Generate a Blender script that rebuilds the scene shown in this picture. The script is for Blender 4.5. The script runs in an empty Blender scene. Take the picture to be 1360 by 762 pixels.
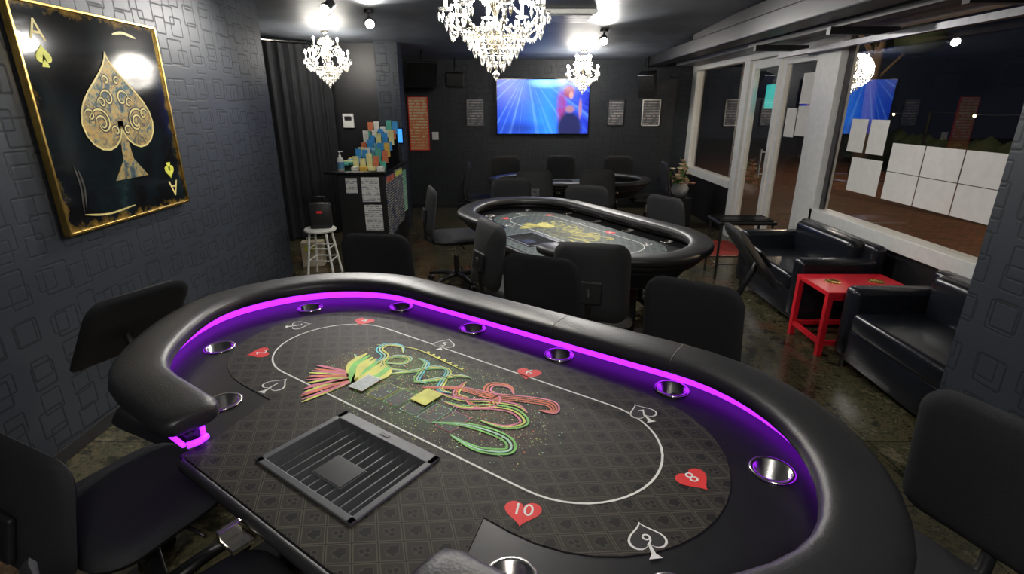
import bpy, bmesh, math, random
from mathutils import Matrix, Vector
random.seed(7)
scene=bpy.context.scene
col=scene.collection
scene.view_settings.view_transform='Standard'
scene.view_settings.look='None'
scene.view_settings.exposure=0.0
pi=math.pi

# ------------------------------------------------------------ node helpers
class S:
    def __init__(s,nt,k): s.nt=nt; s.k=k
    def m(s,op,b=None,c=None):
        n=s.nt.nodes.new('ShaderNodeMath'); n.operation=op
        for i,v in enumerate((s,b,c)):
            if v is None: continue
            if isinstance(v,S): s.nt.links.new(v.k,n.inputs[i])
            else: n.inputs[i].default_value=v
        return S(s.nt,n.outputs[0])
    def __add__(s,o): return s.m('ADD',o)
    def __sub__(s,o): return s.m('SUBTRACT',o)
    def __mul__(s,o): return s.m('MULTIPLY',o)
    def __truediv__(s,o): return s.m('DIVIDE',o)
    def abs(s): return s.m('ABSOLUTE')
    def fract(s): return s.m('FRACT')
    def floor(s): return s.m('FLOOR')
    def max(s,o): return s.m('MAXIMUM',o)
    def min(s,o): return s.m('MINIMUM',o)
    def lt(s,o): return s.m('LESS_THAN',o)
    def gt(s,o): return s.m('GREATER_THAN',o)
    def sqrt(s): return s.m('SQRT')
    def pow(s,o): return s.m('POWER',o)
    def clamp(s): return s.max(0.0).min(1.0)
def newmat(name):
    m=bpy.data.materials.new(name); m.use_nodes=True
    nt=m.node_tree; return m,nt,nt.nodes['Principled BSDF']
def coords(nt,kind='Object'):
    t=nt.nodes.new('ShaderNodeTexCoord'); x=nt.nodes.new('ShaderNodeSeparateXYZ')
    nt.links.new(t.outputs[kind],x.inputs[0])
    return S(nt,x.outputs[0]),S(nt,x.outputs[1]),S(nt,x.outputs[2]),t.outputs[kind]
def comb(nt,x,y,z=0.0):
    c=nt.nodes.new('ShaderNodeCombineXYZ')
    for i,v in enumerate((x,y,z)):
        if isinstance(v,S): nt.links.new(v.k,c.inputs[i])
        else: c.inputs[i].default_value=v
    return c.outputs[0]
def noise(nt,vec,scale,detail=3,rough=.5,dist=0.):
    n=nt.nodes.new('ShaderNodeTexNoise'); n.inputs['Scale'].default_value=scale
    n.inputs['Detail'].default_value=detail; n.inputs['Roughness'].default_value=rough
    n.inputs['Distortion'].default_value=dist
    if vec is not None: nt.links.new(vec,n.inputs['Vector'])
    return n
def ramp(nt,fac,stops,interp='LINEAR'):
    r=nt.nodes.new('ShaderNodeValToRGB'); r.color_ramp.interpolation=interp
    e=r.color_ramp.elements
    while len(e)<len(stops): e.new(.5)
    for i,(p,c) in enumerate(stops):
        e[i].position=p; e[i].color=(*c,1)
    nt.links.new(fac.k if isinstance(fac,S) else fac,r.inputs[0]); return r.outputs[0]
def mix(nt,f,a,b,mode='MIX'):
    n=nt.nodes.new('ShaderNodeMix'); n.data_type='RGBA'; n.blend_type=mode
    if isinstance(f,S): nt.links.new(f.k,n.inputs[0])
    else: n.inputs[0].default_value=f
    for i,v in ((6,a),(7,b)):
        if isinstance(v,tuple): n.inputs[i].default_value=(*v,1)
        else: nt.links.new(v,n.inputs[i])
    return n.outputs[2]
def bump(nt,h,p,strength=.3,dist=.01):
    b=nt.nodes.new('ShaderNodeBump'); b.inputs['Strength'].default_value=strength
    b.inputs['Distance'].default_value=dist
    nt.links.new(h.k if isinstance(h,S) else h,b.inputs['Height'])
    nt.links.new(b.outputs[0],p.inputs['Normal'])
def pm(name,c,rough=.5,metal=0.,emis=None,es=0.,var=.15,vs=20,bmp=0.,coat=0.):
    m,nt,p=newmat(name)
    p.inputs['Roughness'].default_value=rough; p.inputs['Metallic'].default_value=metal
    p.inputs['Coat Weight'].default_value=coat
    x,y,z,v=coords(nt)
    n=noise(nt,v,vs)
    a=tuple(k*(1-var) for k in c); b=tuple(min(1,k*(1+var)) for k in c)
    nt.links.new(ramp(nt,n.outputs[0],[(.3,a),(.7,b)]),p.inputs['Base Color'])
    if bmp: bump(nt,n.outputs[0],p,bmp,.002)
    if emis:
        p.inputs['Emission Color'].default_value=(*emis,1); p.inputs['Emission Strength'].default_value=es
    return m

# ------------------------------------------------------------ materials
def wallpaper(name,base,amt=.8):
    m,nt,p=newmat(name)
    x,y,z,v=coords(nt)
    u=x+y
    acc=None
    for k,(cell,ox,oz) in enumerate(((.215,.0,.0),(.175,.07,.11))):
        U=(u+ox+10)/cell; V=(z+oz+10)/cell
        cu=U.floor(); cv=V.floor()
        w=nt.nodes.new('ShaderNodeTexWhiteNoise'); w.noise_dimensions='3D'
        nt.links.new(comb(nt,cu,cv,float(k)),w.inputs['Vector'])
        sp=nt.nodes.new('ShaderNodeSeparateColor'); nt.links.new(w.outputs['Color'],sp.inputs[0])
        r1,r2,r3=[S(nt,sp.outputs[i]) for i in range(3)]
        fu=((U-cu)-.5-(r1-.5)*.24).abs(); fv=((V-cv)-.5-(r2-.5)*.24).abs()
        hs=r3*.10+.23
        ax=(fu-hs+.05).max(0.); ay=(fv-hs+.05).max(0.)
        ins=(fu-hs+.05).max(fv-hs+.05).min(0.)
        sd=(ax*ax+ay*ay).sqrt()+ins-.05
        line=(sd.abs()*(-1/.026)+1.35).clamp()
        acc=line if acc is None else acc.max(line)
    n=noise(nt,v,3,4); n3=noise(nt,v,45,5,.7)
    c=mix(nt,S(nt,n.outputs[0]),tuple(k*.75 for k in base),tuple(k*1.3 for k in base))
    c=mix(nt,S(nt,n3.outputs[0])*.5,c,tuple(k*.6 for k in base))
    c=mix(nt,acc*amt,c,tuple(k*.25 for k in base))
    nt.links.new(c,p.inputs['Base Color'])
    rr=acc*.15+.45
    nt.links.new(rr.k,p.inputs['Roughness'])
    p.inputs['Specular IOR Level'].default_value=.35
    h=acc*-1.+S(nt,n3.outputs[0])*.5
    bump(nt,h,p,.22,.004)
    return m
M_wall=wallpaper('slate_wallpaper',(.036,.044,.057))
M_wallb=wallpaper('slate_wallpaper_back',(.028,.032,.039),.4)
def floor_mat():
    m,nt,p=newmat('marble_floor')
    x,y,z,v=coords(nt)
    n=noise(nt,v,2.6,9,.7,1.0); n2=noise(nt,v,13,8,.72,.5)
    f=S(nt,n.outputs[0])*.5+S(nt,n2.outputs[0])*.5
    c=ramp(nt,f,[(.36,(.010,.012,.009)),(.44,(.036,.036,.020)),(.49,(.13,.11,.058)),(.53,(.038,.045,.026)),(.58,(.20,.17,.10)),(.64,(.04,.042,.032)),(.72,(.15,.13,.085))])
    n3=noise(nt,v,1.3,5); k=(S(nt,n3.outputs[0])-.55)*6
    c=mix(nt,k.clamp()*.5,c,(.22,.055,.02))
    T=.45
    g=((x/T).fract()-.5).abs().max(((y/T).fract()-.5).abs()).gt(.494)
    c=mix(nt,g*.8,c,(.01,.01,.01))
    nt.links.new(c,p.inputs['Base Color']); p.inputs['Roughness'].default_value=.18
    return m
M_floor=floor_mat()
M_ceil=pm('painted_concrete_ceiling',(.13,.145,.17),.5,var=.3,vs=2.5,bmp=.2)
M_black=pm('black_plastic',(.014,.014,.016),.42)
M_blackgl=pm('black_gloss',(.01,.01,.011),.15)
M_fabric=pm('black_mesh_fabric',(.019,.020,.023),.7,vs=400,bmp=.5,var=.4)
M_leather=pm('black_leather',(.013,.015,.021),.25,vs=120,bmp=.3)
M_rail=pm('rail_leather',(.021,.021,.023),.42,vs=160,bmp=.35)
M_race=pm('raceway_suede',(.010,.010,.012),.36)
M_steel=pm('brushed_steel',(.72,.69,.65),.2,1.)
M_dsteel=pm('dark_steel',(.16,.16,.17),.35,1.)
M_white=pm('white_frame_paint',(.84,.86,.84),.4,var=.05)
M_greyp=pm('grey_shutter_paint',(.18,.19,.20),.45,var=.1)
M_paper=pm('white_paper',(.84,.84,.81),.7,var=.04)
M_red=pm('red_lacquer',(.76,.018,.035),.3,var=.05)
M_gold=pm('gold_frame',(.90,.58,.16),.25,1.)
M_brass=pm('pale_brass',(.85,.78,.62),.2,1.)
M_curtain=pm('black_curtain_cloth',(.014,.015,.018),.85)
M_led=pm('violet_led',(.3,.05,.8),.5,emis=(.36,.02,1.),es=2.3)
M_bulb=pm('lamp_bulb',(1,1,.95),.4,emis=(1,.93,.80),es=34)
M_candle=pm('candle_sleeve',(.8,.8,.74),.4,emis=(1,.9,.7),es=1.6)
M_tray=pm('tray_grey',(.10,.105,.115),.38)
M_traydk=pm('tray_black',(.010,.010,.011),.35)
M_line=pm('printed_white',(.88,.88,.84),.6,var=.03)
M_mred=pm('printed_red',(.85,.03,.03),.6,var=.03)
M_mblk=pm('printed_black',(.018,.018,.018),.6)
M_c1=pm('print_mint',(.50,.90,.62),.6,var=.3,vs=14)
M_c2=pm('print_orange',(.95,.18,.08),.6,var=.4,vs=14)
M_c3=pm('print_yellow',(.88,.90,.15),.6,var=.3,vs=14)
M_c4=pm('print_pink',(.85,.22,.34),.6,var=.3,vs=14)
M_c5=pm('print_green',(.22,.66,.12),.6,var=.3,vs=14)
M_c6=pm('print_cyan',(.12,.62,.70),.6,var=.3,vs=14)
M_olive=pm('print_olive_gold',(.55,.50,.12),.6,var=.3,vs=14)
M_cards=pm('card_back_grey',(.42,.47,.48),.5,var=.2,vs=60)
M_feltdk=pm('print_dark_green',(.025,.045,.025),.6)
M_slot=pm('print_slot_dark',(.020,.028,.022),.6,var=.5,vs=30)
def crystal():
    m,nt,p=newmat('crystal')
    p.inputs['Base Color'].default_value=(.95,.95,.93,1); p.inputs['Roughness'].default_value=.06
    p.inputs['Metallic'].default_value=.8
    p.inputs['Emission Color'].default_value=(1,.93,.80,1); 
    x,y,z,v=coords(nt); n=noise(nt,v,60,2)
    e=((S(nt,n.outputs[0])-.50)*4.).clamp()*2.0+.06  # sparkle put into the crystal as patchy emission; the drops are no lamps
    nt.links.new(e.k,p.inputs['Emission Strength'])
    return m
M_crys=crystal()
def glassmat():
    m,nt,p=newmat('window_glass')
    nt.nodes.remove(p); out=nt.nodes['Material Output']
    t=nt.nodes.new('ShaderNodeBsdfTransparent'); t.inputs[0].default_value=(.90,.92,.91,1)
    g=nt.nodes.new('ShaderNodeBsdfGlossy'); g.inputs['Roughness'].default_value=.0
    f=nt.nodes.new('ShaderNodeLayerWeight'); f.inputs[0].default_value=.5
    mx=nt.nodes.new('ShaderNodeMixShader')
    k=S(nt,f.outputs['Facing']).pow(2.)*1.1+.08
    nt.links.new(k.min(1.).k,mx.inputs[0]); nt.links.new(t.outputs[0],mx.inputs[1]); nt.links.new(g.outputs[0],mx.inputs[2])
    nt.links.new(mx.outputs[0],out.inputs[0]); return m
M_glass=glassmat()
def felt(name,tint=(1,1,1),logo=True,pal=None):
    m,nt,p=newmat(name)
    x,y,z,v=coords(nt)
    L=.082
    U=(x+y*1.25)/L+50; V=(x-y*1.25)/L+50
    cu=U.floor(); cv=V.floor()
    fu=U-cu-.5; fv=V-cv-.5
    edge=fu.abs().max(fv.abs())
    line=edge.gt(.425); line2=edge.gt(.475)
    qx=(fu+fv)*.5; qy=(fu-fv)*.5
    def circ(cx,cy,r):
        dx=qx-cx; dy=qy-cy
        return (dx*dx+dy*dy).sqrt()-r
    par=((cu+cv)*.5).fract().gt(.25)
    k_=1.45
    def C(a,b_,r): return circ(a*k_,b_*k_,r*k_)
    club=C(0,.075,.06).min(C(-.065,-.02,.06)).min(C(.065,-.02,.06)).min((qx.abs()-.02).max((qy+.10).abs()-.09))
    sp=((qx.abs()*1.0+ (qy-.09).abs()*.8)-.18).min(C(-.055,-.03,.06)).min(C(.055,-.03,.06)).min((qx.abs()-.02).max((qy+.11).abs()-.075))
    ic=club*par+sp*(par*-1.+1.)
    icon=ic.lt(0.); ring=ic.abs().lt(.016)
    t=lambda c: tuple(a*b for a,b in zip(c,tint))
    c=mix(nt,line,t((.026,.0235,.018)),t((.074,.066,.048)))
    c=mix(nt,line2,c,t((.018,.016,.014)))
    c=mix(nt,icon*.9,c,t((.005,.005,.0045)))
    c=mix(nt,ring,c,t((.048,.043,.032)))
    if logo:
        n=noise(nt,v,9,4,.6)
        dx=(x+.02)/.46; dy=(y+.03)/.23
        g=((dx*dx+dy*dy).sqrt()*-1.+1.).clamp()
        cc=ramp(nt,(x+.45)/.85,pal or [(0.,(.7,.16,.06)),(.18,(.75,.72,.08)),(.38,(.20,.46,.08)),(.65,(.12,.24,.09)),(1.,(.5,.10,.06))])
        f=g*((S(nt,n.outputs[0])-.40)*3.).clamp()*.8
        c=mix(nt,f,c,cc)
        n2=nt.nodes.new('ShaderNodeTexVoronoi'); n2.inputs['Scale'].default_value=120; nt.links.new(v,n2.inputs['Vector'])
        spk=S(nt,n2.outputs['Distance']).lt(.18)*g.gt(.04)*S(nt,n.outputs[0]).gt(.42)
        c=mix(nt,spk,c,(.45,.62,.22))
    nt.links.new(c,p.inputs['Base Color']); p.inputs['Roughness'].default_value=.6
    p.inputs['Specular IOR Level'].default_value=.25
    return m
M_felt=felt('suit_pattern_felt')
M_felt2=felt('suit_pattern_felt_teal',(1.7,2.5,3.3),True,[(0,(.30,.30,.08)),(.5,(.36,.34,.07)),(1,(.28,.2,.07))])
def tvmat():
    m,nt,p=newmat('tv_picture')
    x,y,z,v=coords(nt)
    n=noise(nt,v,4.,5,.6,1.)
    def ell(cx,cz,rx,rz,soft):
        dx=(x-cx)/rx; dz=(z-cz)/rz
        return (((dx*dx+dz*dz).sqrt()*-1.+1.)/soft).clamp()
    c=ramp(nt,(x+.71)/1.42+(S(nt,n.outputs[0])-.5)*.25,[(0,(.005,.04,.42)),(.3,(.01,.09,.62)),(.55,(.02,.2,.85)),(.8,(.03,.08,.7)),(1,(.01,.02,.35))])
    ang=(x+.25).m('ARCTAN2',z*-1.+.55)
    an=noise(nt,comb(nt,ang*1.,0.,0.),9,3)
    beams=((S(nt,an.outputs[0])-.50)*6).clamp()
    c=mix(nt,beams*.35,c,(.18,.45,1.))
    c=mix(nt,ell(.05,.36,.32,.10,.9),c,(.35,.85,1.))
    c=mix(nt,ell(-.35,-.32,.45,.14,.8)*.7,c,(.005,.02,.2))
    c=mix(nt,ell(.29,.0,.10,.30,.5)*((S(nt,n.outputs[0])*1.6)).clamp(),c,(.26,.03,.16))
    c=mix(nt,ell(.40,.22,.10,.11,.4),c,(.25,.04,.10))
    c=mix(nt,ell(.42,-.32,.22,.30,.3),c,(.012,.015,.07))
    c=mix(nt,ell(.42,-.03,.09,.07,.5),c,(.30,.15,.20))
    c=mix(nt,ell(.435,.17,.042,.07,.5),c,(.50,.26,.26))
    c=mix(nt,ell(.58,-.02,.035,.18,.5),c,(.30,.15,.25))
    e=p.inputs['Emission Color']; nt.links.new(c,e); p.inputs['Emission Strength'].default_value=1.9
    p.inputs['Base Color'].default_value=(.01,.01,.02,1); p.inputs['Roughness'].default_value=.2
    return m
M_tv=tvmat()
def artmat():
    m,nt,p=newmat('spade_artwork_foil')
    x,y,z,v=coords(nt)
    n=noise(nt,v,8,6,.7,1.5)
    c=ramp(nt,S(nt,n.outputs[0]),[(.3,(.02,.03,.04)),(.42,(.05,.11,.13)),(.48,(.36,.30,.12)),(.54,(.50,.30,.07)),(.60,(.06,.08,.07)),(.68,(.38,.28,.10)),(.8,(.5,.45,.28))])
    n2=noise(nt,v,30,5,.7)
    c=mix(nt,((S(nt,n2.outputs[0])-.48)*6).clamp()*.7,c,(.03,.03,.03))
    nt.links.new(c,p.inputs['Base Color']); p.inputs['Roughness'].default_value=.5; p.inputs['Metallic'].default_value=.2
    return m
M_art=artmat()
def artback():
    m,nt,p=newmat('artwork_black_glossy')
    x,y,z,v=coords(nt)
    n=noise(nt,v,2.4,7,.65,1.)
    n2=noise(nt,v,14,6,.7)
    ex=x.abs()/.48; ez=z.abs()/.5
    ed=(ex.max(ez)-.93)*9+ (S(nt,n2.outputs[0])-.52)*4
    c=ramp(nt,S(nt,n.outputs[0]),[(.45,(.007,.007,.008)),(.62,(.009,.016,.020)),(.76,(.022,.045,.050))])
    c=mix(nt,(ed*.6).clamp(),c,(.45,.28,.05))
    nt.links.new(c,p.inputs['Base Color']); p.inputs['Roughness'].default_value=.08
    return m
M_artb=artback()
def posterm(name,a,b,scale=14):
    m,nt,p=newmat(name)
    x,y,z,v=coords(nt)
    n=noise(nt,v,scale,5,.7)
    r=(z*scale*1.6).fract().gt(.55)*S(nt,n.outputs[0]).gt(.48)
    nt.links.new(mix(nt,r,a,b),p.inputs['Base Color']); p.inputs['Roughness'].default_value=.4
    return m
M_po=posterm('orange_notice_print',(.85,.28,.10),(.9,.8,.55))
M_pb=posterm('event_poster_print',(.04,.07,.16),(.8,.72,.5),22)
M_pw=posterm('notice_print',(.80,.80,.78),(.25,.28,.35),30)
M_pa=posterm('framed_art_print',(.10,.11,.12),(.42,.36,.36),16)
M_pg=posterm('green_flyer_print',(.10,.45,.30),(.85,.85,.7),24)

# ------------------------------------------------------------ mesh builder
def rr(w,h,r,n=5):
    pts=[]
    for cx,cy,a0 in ((w/2-r,h/2-r,0),(-w/2+r,h/2-r,pi/2),(-w/2+r,-h/2+r,pi),(w/2-r,-h/2+r,1.5*pi)):
        for i in range(n+1):
            a=a0+i/n*pi/2; pts.append((cx+r*math.cos(a),cy+r*math.sin(a)))
    return pts
class B:
    def __init__(s,name): s.name=name; s.bm=bmesh.new(); s.mats=[]
    def mi(s,m):
        if m not in s.mats: s.mats.append(m)
        return s.mats.index(m)
    def add(s,vs,fs,m,M=None,smooth=False):
        i=s.mi(m); bv=[]
        for v in vs:
            v=Vector(v); 
            if M is not None: v=M@v
            bv.append(s.bm.verts.new(v))
        for f in fs:
            try:
                q=s.bm.faces.new([bv[k] for k in f]); q.material_index=i; q.smooth=smooth
            except ValueError: pass
        return s
    def addbm(s,t,m,M=None,smooth=False):
        t.verts.ensure_lookup_table(); t.verts.index_update()
        s.add([v.co.copy() for v in t.verts],[[v.index for v in f.verts] for f in t.faces],m,M,smooth); t.free()
    def box(s,c,size,m,M=None,bev=0,smooth=False,seg=2):
        t=bmesh.new(); bmesh.ops.create_cube(t,size=1)
        for v in t.verts: v.co=Vector((v.co.x*size[0]+c[0],v.co.y*size[1]+c[1],v.co.z*size[2]+c[2]))
        if bev: bmesh.ops.bevel(t,geom=t.edges[:],offset=bev,segments=seg,profile=.5,affect='EDGES')
        s.addbm(t,m,M,smooth or bev>.01); return s
    def bb(s,x0,x1,y0,y1,z0,z1,m,bev=0,M=None): return s.box(((x0+x1)/2,(y0+y1)/2,(z0+z1)/2),(abs(x1-x0),abs(y1-y0),abs(z1-z0)),m,M,bev)
    def cyl(s,p0,p1,r0,r1,m,seg=16,M=None,smooth=True):
        p0=Vector(p0);p1=Vector(p1); d=(p1-p0).normalized(); q=d.to_track_quat('Z','Y').to_matrix()
        vs=[];
        for p,r in ((p0,r0),(p1,r1)):
            for i in range(seg):
                a=2*pi*i/seg; vs.append(p+q@Vector((r*math.cos(a),r*math.sin(a),0)))
        fs=[(i,(i+1)%seg,seg+(i+1)%seg,seg+i) for i in range(seg)]
        s.add(vs,fs,m,M,smooth)
        s.add(vs[:seg],[list(range(seg))[::-1]],m,M); s.add(vs[seg:],[list(range(seg))],m,M)
        return s
    def lathe(s,prof,m,c=(0,0,0),seg=20,M=None,smooth=True):
        vs=[];fs=[]
        for r,z in prof:
            for i in range(seg):
                a=2*pi*i/seg; vs.append((c[0]+r*math.cos(a),c[1]+r*math.sin(a),c[2]+z))
        for k in range(len(prof)-1):
            for i in range(seg):
                j=(i+1)%seg; fs.append((k*seg+i,k*seg+j,(k+1)*seg+j,(k+1)*seg+i))
        return s.add(vs,fs,m,M,smooth)
    def sweep(s,pts,prof,m,closed=False,M=None,up=Vector((0,0,1)),cap=True,scl=None,smooth=True):
        P=[Vector(p) for p in pts]; n=len(P); k=len(prof); vs=[];fs=[]
        for i,p in enumerate(P):
            a=P[(i-1)%n] if (closed or i>0) else p; b=P[(i+1)%n] if (closed or i<n-1) else p
            d=(b-a).normalized(); side=d.cross(up)
            if side.length<1e-4: side=Vector((1,0,0))
            side.normalize(); w=side.cross(d).normalized()
            sc=scl[i] if scl else 1
            for (x,y) in prof: vs.append(p+side*x*sc+w*y*sc)
        for i in range(n if closed else n-1):
            for j in range(k):
                a=i*k+j;b_=i*k+(j+1)%k;c=((i+1)%n)*k+(j+1)%k;d=((i+1)%n)*k+j
                fs.append((a,b_,c,d))
        if cap and not closed: fs+= [list(range(k))[::-1],[ (n-1)*k+j for j in range(k)]]
        return s.add(vs,fs,m,M,smooth)
    def tube(s,pts,r,m,seg=8,closed=False,M=None):
        prof=[(r*math.cos(2*pi*i/seg),r*math.sin(2*pi*i/seg)) for i in range(seg)]
        return s.sweep(pts,prof,m,closed,M)
    def sph(s,c,r,m,M=None,sc=(1,1,1),sub=2):
        t=bmesh.new(); bmesh.ops.create_icosphere(t,subdivisions=sub,radius=r)
        for v in t.verts: v.co=Vector((v.co.x*sc[0]+c[0],v.co.y*sc[1]+c[1],v.co.z*sc[2]+c[2]))
        s.addbm(t,m,M,True); return s
    def drop(s,c,r,h,m):
        x,y,z=c
        return s.add([(x,y,z+h*.35),(x+r,y,z),(x,y+r,z),(x-r,y,z),(x,y-r,z),(x,y,z-h*.65)],
          [(0,1,2),(0,2,3),(0,3,4),(0,4,1),(5,2,1),(5,3,2),(5,4,3),(5,1,4)],m)
    def cushion(s,w,h,r,th,m,M=None,cur=0.,taper=0.,cur2=0.):
        o=rr(w,h,r,6); N=len(o); rings=[.0,.35,.65,.85,.95,1.]
        def zt(q): return th/2*(1-q**7)**.5 if q<1 else 0
        vs=[];fs=[]
        for side in (1,-1):
            for q in rings[1:]:
                for (x,y) in o:
                    X=x*q;Y=y*q; X*=1-taper*(Y/h+.5)
                    vs.append((X,Y,side*zt(q)+cur*(X/(w/2))**2+cur2*(Y/(h/2))**2))
            vs.append((0,0,side*th/2))
        R=len(rings)-1; blk=R*N+1
        for si in range(2):
            b0=si*blk
            for k in range(R-1):
                for i in range(N):
                    j=(i+1)%N; f=(b0+k*N+i,b0+(k+1)*N+i,b0+(k+1)*N+j,b0+k*N+j); fs.append(f if si==0 else f[::-1])
            for i in range(N):
                f=(b0+R*N,b0+i,b0+(i+1)%N); fs.append(f if si==0 else f[::-1])
        return s.add(vs,fs,m,M,True)
    def fromobj(s,ob,m,M,smooth=False):
        col.objects.link(ob); bpy.context.view_layer.update()
        me=bpy.data.meshes.new_from_object(ob.evaluated_get(bpy.context.evaluated_depsgraph_get()))
        s.add([v.co.copy() for v in me.vertices],[list(p.vertices) for p in me.polygons],m,M,smooth)
        cu=ob.data; bpy.data.objects.remove(ob); bpy.data.meshes.remove(me); bpy.data.curves.remove(cu)
    def text(s,t,size,m,M=None,ext=0.):
        cu=bpy.data.curves.new('t','FONT'); cu.body=t; cu.size=size; cu.align_x='CENTER'; cu.align_y='CENTER'; cu.extrude=ext; cu.resolution_u=3
        s.fromobj(bpy.data.objects.new('t',cu),m,M); return s
    def fill(s,loops,z0,z1,m,M=None):
        cu=bpy.data.curves.new('c','CURVE'); cu.dimensions='2D'; cu.fill_mode='BOTH'; cu.extrude=(z1-z0)/2
        for lp in loops:
            sp=cu.splines.new('POLY'); sp.points.add(len(lp)-1)
            for i,(x,y) in enumerate(lp): sp.points[i].co=(x,y,0,1)
            sp.use_cyclic_u=True
        T=Matrix.Translation((0,0,(z0+z1)/2))
        s.fromobj(bpy.data.objects.new('c',cu),m,(M@T) if M is not None else T); return s
    def done(s,loc=(0,0,0),rz=0.,scale=1.,parent=None,fixn=True):
        if fixn: bmesh.ops.recalc_face_normals(s.bm,faces=s.bm.faces[:])
        me=bpy.data.meshes.new(s.name); s.bm.to_mesh(me); s.bm.free()
        for m in s.mats: me.materials.append(m)
        ob=bpy.data.objects.new(s.name,me); col.objects.link(ob)
        ob.location=loc; ob.rotation_euler=(0,0,rz); ob.scale=(scale,)*3
        if parent: ob.parent=parent
        return ob
def dup(o,loc,rz=0.,scale=None):
    q=bpy.data.objects.new(o.name.split('.')[0],o.data); col.objects.link(q)
    q.location=loc; q.rotation_euler=(0,0,rz); q.scale=o.scale if scale is None else (scale,)*3
    return q
def T(x,y,z): return Matrix.Translation((x,y,z))
def R(a,ax): return Matrix.Rotation(a,4,ax)
def circle(cx,cy,r,n=28): return [(cx+r*math.cos(2*pi*i/n),cy+r*math.sin(2*pi*i/n)) for i in range(n)]

# ------------------------------------------------------------ room shell
XL=-2.13; XR=2.8; YB=8.7
def cz(y): return 2.45 if y<4 else 2.45-(y-4)*.18/4.7
B('floor').bb(-3.7,3.0,-1.7,8.9,-.1,0,M_floor).done()
b=B('ceiling')
ys=[-1.7,4.,8.9]
vs=[];
for y in ys:
    for x in (-3.7,3.0): vs+=[(x,y,cz(y)),(x,y,2.7)]
fs=[]
for k in range(2):
    a=k*4; c=a+4
    fs+=[(a,a+2,c+2,c),(a+1,c+1,c+3,a+3),(a,c,c+1,a+1),(a+2,a+3,c+3,c+2)]
fs+=[(0,1,3,2),(8,10,11,9)]
b.add(vs,fs,M_ceil); b.done()
B('wall_left').bb(XL-.2,XL,-1.7,4.9,0,2.5,M_wall).done()
B('wall_alcove_side').bb(-3.7,XL-.2,4.7,4.9,0,2.5,M_wall).done()
B('wall_alcove_end').bb(-3.7,-3.5,4.9,7.1,0,2.5,M_wallb).done()
B('wall_alcove_back').bb(-3.5,-1.65,7.1,7.25,0,2.5,M_black).done()
B('wall_column').bb(-1.68,-1.40,6.98,7.25,0,2.5,M_wall).done()
B('wall_rear_side').bb(-1.85,-1.65,7.25,8.9,0,2.5,M_wallb).done()
B('wall_back').bb(-1.65,3.0,YB,YB+.2,0,2.5,M_wallb).done()
B('wall_front').bb(-2.33,2.04,-1.7,-1.5,0,2.5,M_wall).done()
B('wall_right_near').bb(1.84,2.04,-1.5,2.0,0,2.5,M_wall).done()
B('wall_right_return').bb(2.04,3.0,1.8,2.0,0,2.5,M_wall).done()
B('wall_right_lower').bb(XR,XR+.15,2.0,4.85,0,.60,M_black).bb(XR,XR+.15,6.78,YB,0,.60,M_black).done()
B('baseboard_left').bb(XL,XL+.012,-1.5,4.9,0,.07,M_black,.003).done()
B('baseboard_back').bb(-1.65,2.8,YB-.012,YB,0,.07,M_black,.003).done()
# window frames
b=B('window_1')
b.bb(XR-.04,XR+.1,2.0,4.85,.60,.71,M_white,.006).bb(XR-.02,XR+.1,2.0,4.85,2.15,2.44,M_white,.006)
b.bb(XR-.04,XR+.1,4.80,5.14,0.,2.40,M_white,.006).bb(XR,XR+.08,2.0,2.08,.71,2.15,M_white,.004)
b.bb(XR+.02,XR+.04,4.74,4.80,.71,2.15,M_dsteel)
b.add([(XR+.03,2.08,.71),(XR+.03,4.8,.71),(XR+.03,4.8,2.15),(XR+.03,2.08,2.15)],[(0,1,2,3)],M_glass)
b.done()
b=B('window_2')
b.bb(XR-.04,XR+.1,6.78,YB,.60,.70,M_white,.006).bb(XR-.02,XR+.1,5.14,YB,2.10,2.28,M_white,.006)
b.bb(XR-.03,XR+.1,6.62,6.78,0,2.1,M_white,.006).bb(XR-.02,XR+.1,8.5,YB,.7,2.1,M_white,.006)
b.add([(XR+.03,6.78,.7),(XR+.03,8.5,.7),(XR+.03,8.5,2.1),(XR+.03,6.78,2.1)],[(0,1,2,3)],M_glass)
b.done()
b=B('door_1')
for y0,y1 in ((5.16,5.86),(5.90,6.60)):
    for a,c in ((y0,y0+.075),(y1-.075,y1)): b.bb(XR,XR+.05,a,c,.01,2.09,M_white,.005)
    b.bb(XR,XR+.05,y0+.075,y1-.075,.01,.16,M_white,.005).bb(XR,XR+.05,y0+.075,y1-.075,2.0,2.09,M_white,.005)
    b.add([(XR+.03,y0+.07,.16),(XR+.03,y1-.07,.16),(XR+.03,y1-.07,2.),(XR+.03,y0+.07,2.)],[(0,1,2,3)],M_glass)
b.cyl((XR-.05,5.97,.85),(XR-.05,5.97,1.15),.012,.012,M_steel).cyl((XR-.05,5.97,.88),(XR,5.97,.88),.008,.008,M_steel).cyl((XR-.05,5.97,1.12),(XR,5.97,1.12),.008,.008,M_steel)
b.done()
b=B('taped_paper_notices')
def pap(y0,y1,z0,z1,m=M_paper,X=XR+.0292): b.bb(X-.0006,X,y0,y1,z0,z1,m)
for r_ in range(2):
    for c_ in range(3): pap(3.04+c_*.335,3.04+c_*.335+.325,.93+r_*.208,.93+r_*.208+.203)
pap(4.12,4.33,1.24,1.5); pap(4.37,4.58,1.24,1.5); pap(4.10,4.48,.93,1.20)
b.done()
b=B('door_paper_notices')
for y,z in ((5.28,1.32),(5.50,1.30),(5.28,1.62)): b.bb(XR+.0286,XR+.0292,y,y+.2,z,z+.28,M_paper)
b.done()
b=B('ceiling_beam').bb(2.02,2.24,2.05,8.68,2.16,2.30,M_black,.01); b.bb(2.04,2.22,2.06,6.5,2.29,2.40,M_black); b.done()
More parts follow.
